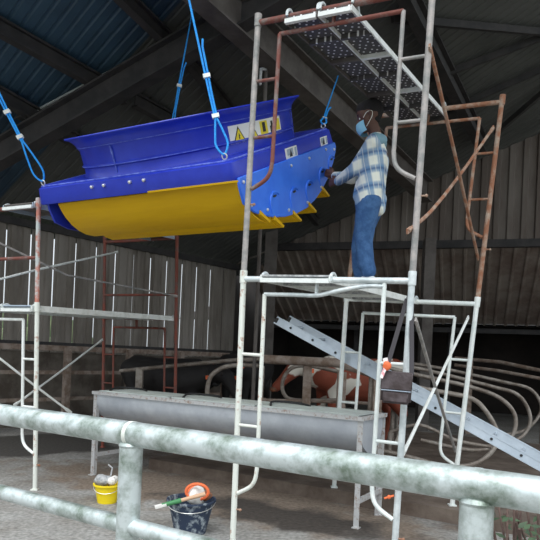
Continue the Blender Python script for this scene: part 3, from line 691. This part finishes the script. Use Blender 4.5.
# deck: rounded square collar with skirt, open in the middle
def rsq(h, r, n=6):
    out = []
    for cx, cy, a0 in ((h-r, h-r, 0), (-h+r, h-r, PI/2), (-h+r, -h+r, PI), (h-r, -h+r, 3*PI/2)):
        for k in range(n+1): a = a0+PI/2*k/n; out.append((cx+r*math.cos(a), cy+r*math.sin(a)))
    return out
def loft(b, rings, close=True):
    n_ = len(rings[0]); vs = [v for r_ in rings for v in r_]; fs = []
    for i in range(len(rings)-1):
        for k in range(n_): fs.append((i*n_+k, i*n_+(k+1) % n_, (i+1)*n_+(k+1) % n_, (i+1)*n_+k))
    b.add(vs, fs)
b = MB(); prof = [(E_-.045, -HS+.03), (E_-.035, -HS), (E_, -HS), (E_+.004, -HS+.012), (E_-.008, -.05), (E_-.012, -.012), (E_-.03, .0), (E_-.045, .002), (E_-.05, .010)]
rings = [[(x, y, z) for x, y in rsq(h, .10)] for h, z in prof]
n_ = len(rings[0]); 
circ = []
for x, y in rsq(E_, .10): a = math.atan2(y, x); circ.append((.99*math.cos(a), .99*math.sin(a), .012))
rings.append(circ); rings.append([(x*.985, y*.985, -.02) for x, y, z in circ])
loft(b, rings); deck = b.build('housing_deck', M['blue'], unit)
b = MB(); b.tube([(x, y, .004) for x, y in rsq(E_-.035, .1)], .008, 8, closed=True); b.build('moulded_edge', M['blueE'], deck)
b = MB(); rr_ = [(1.02, .01), (1.005, .04), (1.0, .085), (1.014, .095), (1.014, .107), (1.002, .115), (1.002, .235), (1.012, .25), (1.02, .265), (1.03, .29), (1.05, .315), (1.075, .335), (1.107, .348), (1.11, .356), (1.104, .362), (1.07, .348), (1.04, .328), (1.01, .29), (.99, .24), (.985, .0), (.985, -.08)]
b.lathe(rr_, (0, 0, 0), 96); bell = b.build('inlet_bell', M['blue'], unit)
for z in (.10, .262):
    b = MB(); rad = 1.0145 if z < .2 else 1.02; b.tube([(rad*math.cos(2*PI*k/96), rad*math.sin(2*PI*k/96), z) for k in range(96)], .0035, 6, closed=True); b.build('moulded_rib', M['blueE'], bell)
for ang in (-94, 26, 146):
    a = math.radians(ang); b = MB(); b.bar((1.003*math.cos(a), 1.003*math.sin(a), .0), (1.012*math.cos(a), 1.012*math.sin(a), .25), .012, .012, (math.cos(a), math.sin(a), 0)); b.build('panel_seam', M['blueE'], bell)
# fan inside, at rest
hub = MB(); hub.lathe([(0, .16), (.12, .16), (.15, .12), (.15, -.04), (0, -.04)], seg=32); fan = hub.build('fan_hub', M['beam'], unit)
for k in range(6):
    a = 2*PI*k/6; R = Matrix.Rotation(a, 3, 'Z'); b = MB()
    pr = [R @ Vector(v) for v in ((.13, -.07, .02), (.95, -.16, .03), (.96, .10, .10), (.13, .07, .10))]
    b.prism(pr, (0, 0, .012)); b.build('fan_blade', M['greyrag'], fan, False)
for ang in (0, PI/2):
    R = Matrix.Rotation(ang, 3, 'Z'); MB().bar(R @ Vector((-.985, 0, -.05)), R @ Vector((.985, 0, -.05)), .05, .03).build('motor_strut', M['beam'], unit, False)
# side plates: circular segment
def plateout():
    pts = [(-1.01, -.128), (-1.02, -.20), (-1.0, -.33), (-.865, -.425), (-.717, -.487), (-.54, -.54), (-.355, -.58), (-.12, -.606), (.112, -.607), (.315, -.577), (.511, -.521), (.70, -.44), (.86, -.335), (.97, -.235), (1.005, -.18), (.985, -.135)]
    return pts
blades = [(-.67, -.555), (-.44, -.655), (-.08, -.69), (.27, -.69), (.63, -.615), (.86, -.47)]
bolts = [(-.96, -.17), (-.90, -.36), (-.66, -.45), (-.28, -.54), (.12, -.56), (.48, -.49), (-.55, -.20), (-.1, -.19), (.3, -.19), (.72, -.17), (.93, -.2)]
slots = [(-.50, -.36), (-.12, -.40), (.22, -.405), (.56, -.345), (.83, -.27)]
for sx, xx in ((1, E_+.004), (-1, -E_+.10)):
    b = MB(); po = [(xx, y, z) for y, z in plateout()]; b.prism(po, (.022*sx, 0, 0))
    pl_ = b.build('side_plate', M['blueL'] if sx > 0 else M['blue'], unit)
    if sx > 0:
        bm = bmesh.new(); bm.from_mesh(pl_.data); bmesh.ops.bevel(bm, geom=[e for e in bm.edges if e.calc_face_angle(0) > 1], offset=.006, segments=2, affect='EDGES'); bm.to_mesh(pl_.data); bm.free()
        for y, z in bolts:
            b = MB(); b.tube([(xx+.022, y, z), (xx+.030, y, z)], .014, 10); b.ball((xx+.03, y, z), .012, (.6, 1, 1), 10, 6); b.build('bolt', M['bolt'], pl_)
        for y, z in slots:
            # moulded hood around each louvre end: a raised curved ridge
            ps = [(xx+.024, y+dy, z+dz) for dy, dz in ((-.085, -.14), (-.095, -.07), (-.07, -.01), (-.01, .02), (.06, .005), (.085, -.02))]
            b = MB(); b.tube(arc(ps, 4), [.004+.008*math.sin(PI*min(1, i/20)) for i in range(21)], 8); b.build('moulded_hood', M['blueL'], pl_)
            MB().ball((xx+.026, y+.005, z-.012), .02, (.3, 1.6, .5), 10, 6).build('slot_hole', M['black'], pl_)
# yellow louvres: long curved blades between the plates
x0, x1 = -E_+.20, E_-.0
base = [(-.33, .40), (-.315, .33), (-.29, .26), (-.245, .18), (-.18, .105), (-.10, .045), (0, 0)]
for k, (ty, tz) in enumerate(blades):
    sc = max(.35, (-.165-tz)/.40)
    prof = [(ty+y*(.9 if k else 1), max(min(tz+z*sc, -.155), tz)) for y, z in base]
    th = .012; inner = [(y+.010, z+.006) for y, z in prof]
    vs = [(x, y, z) for x in (x0, x1) for y, z in prof+inner[::-1]]
    m_ = len(prof)*2; b = MB(); b.add(vs, [(i, (i+1) % m_, m_+(i+1) % m_, m_+i) for i in range(m_)]+[tuple(range(m_))[::-1], tuple(range(m_, 2*m_))])
    b.build('louvre', M['yellow'], unit)
# protruding louvre tips outside of plate
for k, (ty, tz) in enumerate(blades[:6]):
    b = MB(); b.prism([(x1, ty, tz), (x1, ty-.01, tz+.01), (x1, ty-.13, tz+.10), (x1, ty-.12, tz+.13), (x1, ty+.02, tz+.012)], (.035, 0, 0)); b.build('louvre_tip', M['yellow'], unit, False)
b = MB(); b.box((.68, -E_-.004, -HS+.004), (.86, .012, .014)); b.build('yellow_strip', M['yellow'], unit, False)
# bolts in skirt
for x in (-.337, -.198, .088, .236):
    b = MB(); b.tube([(x, -E_+.01, -.05), (x, -E_-.012, -.05)], .013, 12); b.ball((x, -E_-.012, -.05), .014, (1, .5, 1), 10, 6); b.build('bolt', M['bolt'], deck)
# stickers on the right skirt
for y, z, w, h in ((0.0, -.09, .24, .095), (.76, -.092, .17, .08)):
    b = MB(); b.box((E_-.002+.004, y, z), (.004, w, h)); sk = b.build('rating_sticker', M['sticker'], deck, False)
    b = MB(); b.box((E_+.005, y-.03, z+.01), (.003, w*.5, h*.55)); b.box((E_+.005, y+w*.35, z), (.003, w*.15, h*.7)); b.build('printed_block', M['grey'], sk, False)
    b = MB(); b.prism([(E_+.006, y-.05, z-.03), (E_+.006, y+.01, z-.03), (E_+.006, y-.02, z+.03)], (.002, 0, 0)); b.build('printed_mark', M['black'], sk, False)
# warning sticker wrapped on the bell
def cylp(a, z, r): a = math.radians(a); return (r*math.cos(a), r*math.sin(a), z)
a0, a1, zb, zt = -35.5, -.5, .118, .228
def patch(aa, ab, z0, z1, r, th=.003, n=10):
    b = MB(); vs = []
    for i in range(n+1):
        a = aa+(ab-aa)*i/n
        for rr2, z in ((r, z0), (r, z1), (r+th, z1), (r+th, z0)): vs.append(cylp(a, z, rr2))
    fs = [(0, 1, 2, 3), tuple(n*4+k for k in (3, 2, 1, 0))]
    for i in range(n):
        for k in range(4): fs.append((i*4+k, (i+1)*4+k, (i+1)*4+(k+1) % 4, i*4+(k+1) % 4))
    b.add(vs, fs); return b
stk = patch(a0, a1, zb-.03, zt+.0, 1.0025).build('warning_sticker', M['sticker'], bell, False)
def tri(ac, z0, z1, half, r, m, name, par):
    b = MB(); o_ = [cylp(ac-half, z0, r), cylp(ac+half, z0, r), cylp(ac, z1, r)]; n3 = Vector(cylp(ac, 0, 1))*.002
    b.prism(o_, n3); return b.build(name, m, par, False)
zl, zh = zb-.018, zt-.012
for i, ac in enumerate((-30.5, -22.5)):
    t1 = tri(ac, zl, zh, 3.1, 1.006, M['black'], 'warning_triangle', stk)
    tri(ac, zl+.010, zh-.018, 2.3, 1.0085, M['stickY'], 'triangle_face', stk)
    b = MB(); 
    if i == 0: 
        z = zl+.03; b.prism([cylp(ac-.4, z-.012, 1.011), cylp(ac+.25, z-.012, 1.011), cylp(ac+.1, z+.008, 1.011), cylp(ac+.5, z+.008, 1.011), cylp(ac-.1, z+.032, 1.011), cylp(ac-.3, z+.006, 1.011)], Vector(cylp(ac, 0, 1))*.0015)
    else:
        z = zl+.03; b.prism([cylp(ac-.25, z-.002, 1.011), cylp(ac+.25, z-.002, 1.011), cylp(ac+.3, z+.03, 1.011), cylp(ac-.3, z+.03, 1.011)], Vector(cylp(ac, 0, 1))*.0015); b.prism([cylp(ac-.25, z-.014, 1.011), cylp(ac+.25, z-.014, 1.011), cylp(ac+.25, z-.007, 1.011), cylp(ac-.25, z-.007, 1.011)], Vector(cylp(ac, 0, 1))*.0015)
    b.build('warning_symbol', M['black'], stk, False)
patch(-17.5, -12.3, zl, zh, 1.006, .002, 3).build('yellow_panel', M['stickY'], stk, False)
patch(-16, -14, zl+.03, zh-.01, 1.009, .0015, 2).build('panel_figure', M['black'], stk, False)
b = patch(-10.2, -7.4, zl+.01, zh-.05, 1.006, .002, 2); b2 = patch(-9.4, -8.1, zh-.05, zh-.012, 1.006, .002, 2); b.add(b2.v, b2.f); b.build('black_figure', M['black'], stk, False)
patch(-5.6, -1.6, zl+.02, zh-.005, 1.006, .002, 3).build('yellow_panel', M['stickY'], stk, False)
# eyelets
ey = {}
for nm, (sx, sy) in dict(A=(-1, -1), B=(1, -1), Cc=(1, 1), D=(-1, 1)).items():
    x, y = sx*.985, sy*.985; b = MB(); b.tube([(x+.022*math.cos(a), y, .035+.022*math.sin(a)) for a in [2*PI*k/14 for k in range(14)]], .006, 8, closed=True); b.tube([(x, y, -.01), (x, y, .016)], .009, 8)
    b.build('lifting_eye', M['bolt'], unit); ey[nm] = U(x, y, .055)
# ------------------------------------------------------------------ ropes
def rope(e, top, label, split, clamps, loopw=.05, loopend=.3):
    """double rope with an eye loop round the lifting eye"""
    o = thing('lifting_rope', tuple(e), label, 'rope', None)
    d = top-e; L_ = d.length; d.normalize(); sd = d.cross(Vector((0, 1, 0))).normalized()
    pts = [e+d*(loopend)+sd*.006]
    lp = [e+d*loopend+sd*.006, e+d*loopend*.6+sd*loopw*.7, e+d*.07+sd*loopw, e-d*.005, e+d*.07-sd*loopw, e+d*loopend*.6-sd*loopw*.7, e+d*loopend-sd*.006]
    MB().tube(arc(lp, 6), .0085, 8).build('eye_loop', M['rope'], o)
    MB().tube([e+d*loopend+sd*.008, e+d*(loopend+.2)+sd*.01, top], .0085, 8).build('strand', M['rope'], o)
    MB().tube([e+d*loopend-sd*.008, e+d*(loopend+.2)-sd*.008, e+d*split-sd*.004-sd*.012, e+d*(split+.06)-sd*.03], .0085, 8).build('strand', M['rope'], o)
    for c in clamps:
        MB().box(e+d*c, (.055, .03, .03), Matrix((sd, Vector((0, 1, 0)), d)).transposed()).build('rope_clamp', M['white'], o)
tA = roofhit(-95, -45, .2); eA = ey['A']; vA = (P(0, 98, 5.3)-eA); tA = eA+vA*((6.0-eA.z)/vA.z) if vA.z > 0 else tA
def upto(e, px, py, d, extra):  # continue the line e -> pixel up to the roof
    v = P(px, py, d)-e; k = 1.
    for i in range(200):
        p = e+v*k
        if p.z > roofz(p)-.15: break
        k += .03
    return e+v*k
rope(eA, upto(eA, 0, 98, 5.2, 0), 'blue lifting rope at the left front corner of the ventilator', .8, (.40, .62), .045, .36)
rope(ey['B'], upto(ey['B'], 190, 0, 4.6, 0), 'blue lifting rope in the middle front of the ventilator', .85, (.30, .62), .045, .28)
tC = roofhit(338, 76, .72); rope(ey['Cc'], tC, 'blue lifting rope at the right rear corner, tied to the brown girder', .6, (.22,), .03, .25)
rope(ey['D'], upto(ey['D'], 184, 60, 6.8, 0), 'blue lifting rope behind the blue bell of the ventilator', .9, (.7,), .02, .5)
# thin cable across the roof
# ------------------------------------------------------------------ worker
def worker():
    dp = 5.4; base = P(366, 290, dp); base.z = deckpts[0].z
    Fv = Vector((-.95, .31, 0)).normalized(); Lv = Vector((-Fv.y, Fv.x, 0)); Lv = Lv if Lv.y < 0 else -Lv; Zv = Vector((0, 0, 1))
    o = thing('person', tuple(base), 'person in plaid shirt, blue jeans and pale blue face mask reaching to the blue ventilator', 'person')
    Q = lambda px, py, l=0., f=0.: P(px, py, dp)+Lv*l+Fv*f
    zd = base.z
    # -- skeleton
    pel = Q(369, 199); sp = Q(372, 178); chs = Q(374.5, 158); nk = Q(375.5, 137); hdp = Q(368.5, 117)
    def foot(l, f): return base+Lv*l+Fv*f
    hipL, hipR = pel+Lv*.085-Zv*.03, pel-Lv*.085-Zv*.03
    anL, anR = foot(.09, -.03)+Zv*.10, foot(-.10, .07)+Zv*.10
    knL, knR = hipL.lerp(anL, .5)+Fv*.035, hipR.lerp(anR, .5)+Fv*.05
    shL, shR = Q(376, 149)+Lv*.165, Q(376, 149)-Lv*.165
    elL = P(355, 169, 5.36); wrL = P(337, 182, 5.6); elR = P(352, 178, 5.75); wrR = P(334, 176, 5.82)
    hL = P(329, 182.5, 5.70); hR = P(327, 173, 5.88)
    # -- body: one continuous surface
    ch = [[(pel, .12), (sp, .11), (chs, .12)], [(nk-Zv*.04, .06), (nk+Zv*.02, .055), (hdp-Zv*.03+Fv*-.02, .055)]]
    for s in (1, -1):
        h, k_, a = (hipL, knL, anL) if s > 0 else (hipR, knR, anR)
        ch.append([(h, .085), (k_, .055), (a, .035), (a-Zv*.05+Fv*.03, .035), (a-Zv*.07+Fv*.14, .028)])
        s_, e_, w_, hh = (shL, elL, wrL, hL) if s > 0 else (shR, elR, wrR, hR)
        ch.append([(chs, .1), (s_, .058), (e_, .042), (w_, .028)])
        d = (hh-w_).normalized(); side = d.cross(Zv).normalized(); up = side.cross(d)
        pc = w_+d*.05
        ch.append([(w_, .027), (pc+up*.012, .024), (pc+d*.035+up*.015, .022)]); ch.append([(w_, .025), (pc-up*.012, .024), (pc+d*.035-up*.02, .020)])
        # four fingers stacked along the plate edge, curling
        kn = pc+d*.04
        inn = side if s > 0 else side
        for i, (of, ln) in enumerate(((.030, .072), (.010, .08), (-.010, .074), (-.029, .058))):
            p0 = kn+up*of; p1 = p0+d*ln*.45+inn*.008; p2 = p1+d*ln*.3+inn*.022; p3 = p2+d*ln*.12+inn*.024
            ch.append([(p0-d*.02, .010), (p0, .0105), (p1, .0095), (p2, .0085), (p3, .0075)])
        t0 = w_+d*.025+up*.025; ch.append([(t0, .013), (t0+d*.03+up*.025, .0125), (t0+d*.062+up*.034+inn*.008, .010), (t0+d*.082+up*.034+inn*.016, .009)])
    # head: cranium, jaw, nose, ears
    fh = (Fv*.93-Zv*.30+Lv*.05).normalized(); uh = (Zv-fh*Zv.dot(fh)).normalized(); lh = fh.cross(uh); lh = lh if lh.dot(Lv) > 0 else -lh
    hdp = Q(369.5, 117.5); HS_ = 1.16; Hh = lambda f, l, u: hdp+(fh*f+lh*l+uh*u)*HS_
    ch.append([(Hh(-.03, 0, .035), .095), (Hh(.015, 0, .04), .088)])
    ch.append([(Hh(.01, .022, -.02), .058), (Hh(.04, .012, -.055), .042), (Hh(.062, 0, -.085), .026)]); ch.append([(Hh(.01, -.022, -.02), .058), (Hh(.04, -.012, -.055), .042), (Hh(.062, 0, -.085), .026)])
    ch.append([(Hh(.05, 0, .0), .045), (Hh(.055, 0, -.03), .042)])
    ch.append([(Hh(.082, 0, .012), .012), (Hh(.105, 0, -.022), .013)]); ch.append([(Hh(.07, -.03, .028), .014), (Hh(.078, 0, .03), .012), (Hh(.07, .03, .028), .014)])
    ch.append([(Hh(.082, -.015, -.052), .011), (Hh(.086, .015, -.052), .011)])
    for s in (1, -1): ch.append([(Hh(-.01, s*.078, .018), .014), (Hh(-.018, s*.084, .0), .016), (Hh(-.008, s*.078, -.022), .010)])
    body = blob('body', ch, .0065, M['skin'], o, 2)
    for s in (1, -1):
        MB().ball(Hh(.0735, s*.03, .006), .0095, seg=12).build('eye', M['sticker'], o); MB().ball(Hh(.0785, s*.031, .006), .0065).build('iris', M['eye'], o)
        MB().tube([Hh(.083, s*.014, .03), Hh(.083, s*.032, .036), Hh(.07, s*.05, .03)], .004, 6).build('eyebrow', M['hair'], o)
    # hair: short cap
    blob('hair', [[(Hh(-.037, 0, .047), .100), (Hh(.008, 0, .057), .092)], [(Hh(-.045, 0, .015), .072), (Hh(-.043, 0, -.02), .052)], [(Hh(.045, -.02, .085), .04), (Hh(.045, .02, .085), .04)], [(Hh(-.03, .06, .03), .034), (Hh(-.03, -.06, .03), .034)]], .008, M['hair'], o, 2)
    # mask
    b = MB(); rows = []
    for i in range(9):
        u = -.026-.085*i/8; rw = []
        for j in range(11):
            t_ = -1+2*j/10; a = t_*1.15; bulge = .112-.012*(i/8)+.012*math.sin(PI*i/8)
            rw.append(Hh(.004+bulge*math.cos(a), .068*math.sin(a)/math.sin(1.15)*1.02, u-.002))
        rows.append(rw)
    vs = [p for r_ in rows for p in r_]+[p-(p-Hh(0, 0, -.05)).normalized()*.004 for r_ in rows for p in r_]
    fs = []
    for i in range(8):
        for j in range(10): a = i*11+j; fs += [(a, a+1, a+12, a+11), (99+a, 99+a+11, 99+a+12, 99+a+1)]
    b.add(vs, fs); mk = b.build('face_mask', M['mask'], o)
    for s in (1, -1):
        MB().tube(arc([Hh(.045, s*.07, -.012), Hh(.01, s*.088, .012), Hh(-.028, s*.088, .008), Hh(-.02, s*.082, -.03), Hh(.04, s*.068, -.085)], 4), .0028, 6).build('ear_loop', M['sticker'], mk)
    # shirt
    sc = []
    for l in (-.075, 0, .075):
        sc.append([(Q(369, 203)+Lv*l, .118), (Q(371.5, 190)+Lv*l, .118), (Q(373, 175)+Lv*l, .112), (Q(375, 160)+Lv*l, .118), (Q(376, 152)+Lv*l, .095)])
    sc.append([(shR, .066), (Q(376, 145), .075), (shL, .066)]); sc.append([(nk-Zv*.03, .07), (nk, .062)])
    sc.append([(Q(379, 210)+Lv*.04, .065), (Q(377, 200), .09)]); sc.append([(Q(360, 197)+Lv*.04, .06), (Q(364, 185), .08)])
    for s_, e_, w_ in ((shL, elL, wrL), (shR, elR, wrR)):
        sc.append([(s_, .072), (s_.lerp(e_, .5), .064), (e_, .060), (e_.lerp(w_, .5), .052), (e_.lerp(w_, .93), .043)])
    sh = blob('shirt', sc, .011, M['shirt'], o, 3)
    # folds on the shirt
    rnd = random.Random(3)
    # collar + yoke
    blob('collar', [[(nk+Lv*.045-Fv*.01-Zv*.005, .028), (nk-Fv*.052, .028), (nk-Lv*.045-Fv*.01-Zv*.005, .028)], [(nk+Lv*.045, .026), (nk+Fv*.045+Lv*.02-Zv*.05, .022)], [(nk-Lv*.045, .026), (nk+Fv*.045-Lv*.02-Zv*.05, .022)], [(nk-Fv*.05-Zv*.06+Lv*.08, .04), (nk-Fv*.065-Zv*.06, .04), (nk-Fv*.05-Zv*.06-Lv*.08, .04)], [(nk-Fv*.065-Zv*.05+Lv*.05, .05), (shL-Fv*.03+Zv*.02, .052)]], .009, M['yoke'], o, 2)
    # trousers
    tc_ = []
    for l in (-.06, .06): tc_.append([(pel+Lv*l+Zv*.03, .112), (pel+Lv*l-Zv*.07, .115)])
    for h, k_, a in ((hipL, knL, anL), (hipR, knR, anR)):
        tc_.append([(h-Zv*.02-Fv*.015, .112), (h.lerp(k_, .5), .098), (k_, .080), (k_.lerp(a, .5), .076), (a+Zv*.12, .068), (a+Zv*.105, .066)])
    blob('jeans', tc_, .012, M['jeans'], o, 2)
    # shoes
    for a in (anL, anR):
        g_ = Vector((a.x, a.y, zd))
        blob('shoe', [[(g_-Fv*.05+Zv*.045, .042), (g_+Fv*.06+Zv*.043, .042), (g_+Fv*.15+Zv*.035, .034)], [(g_-Fv*.02+Zv*.13, .050), (g_+Fv*.04+Zv*.115, .052)]], .008, M['shoe'], o, 2)
worker()
# ------------------------------------------------------------------ light
w = bpy.data.worlds.new('World'); bpy.context.scene.world = w; w.use_nodes = True; nt = w.node_tree; N = nt.nodes; L = nt.links
bgn = N['Background']; tc = N.new('ShaderNodeTexCoord'); sx = N.new('ShaderNodeSeparateXYZ'); L.new(tc.outputs['Generated'], sx.inputs[0])
r = N.new('ShaderNodeValToRGB'); L.new(sx.outputs['Z'], r.inputs[0]); e = r.color_ramp.elements
e[0].position = 0; e[0].color = (.62, .68, .72, 1); e[1].position = .8; e[1].color = (1.45, 1.55, 1.62, 1); L.new(r.outputs[0], bgn.inputs[0]); bgn.inputs[1].default_value = 1.25
sl = bpy.data.lights.new('sun', 'SUN'); sl.energy = 2.3; sl.angle = math.radians(50); sl.color = (.96, .98, 1)
so = bpy.data.objects.new('sun', sl); C.objects.link(so); so.rotation_euler = (math.radians(30), 0, math.radians(-10))
sc = bpy.context.scene; sc.view_settings.view_transform = 'Standard'; sc.view_settings.look = 'None'; sc.view_settings.gamma = 1; sc.view_settings.use_curve_mapping = False
sc.view_settings.exposure = 0.0
for o in bpy.data.objects:
    if '_o' in o.keys(): del o['_o']
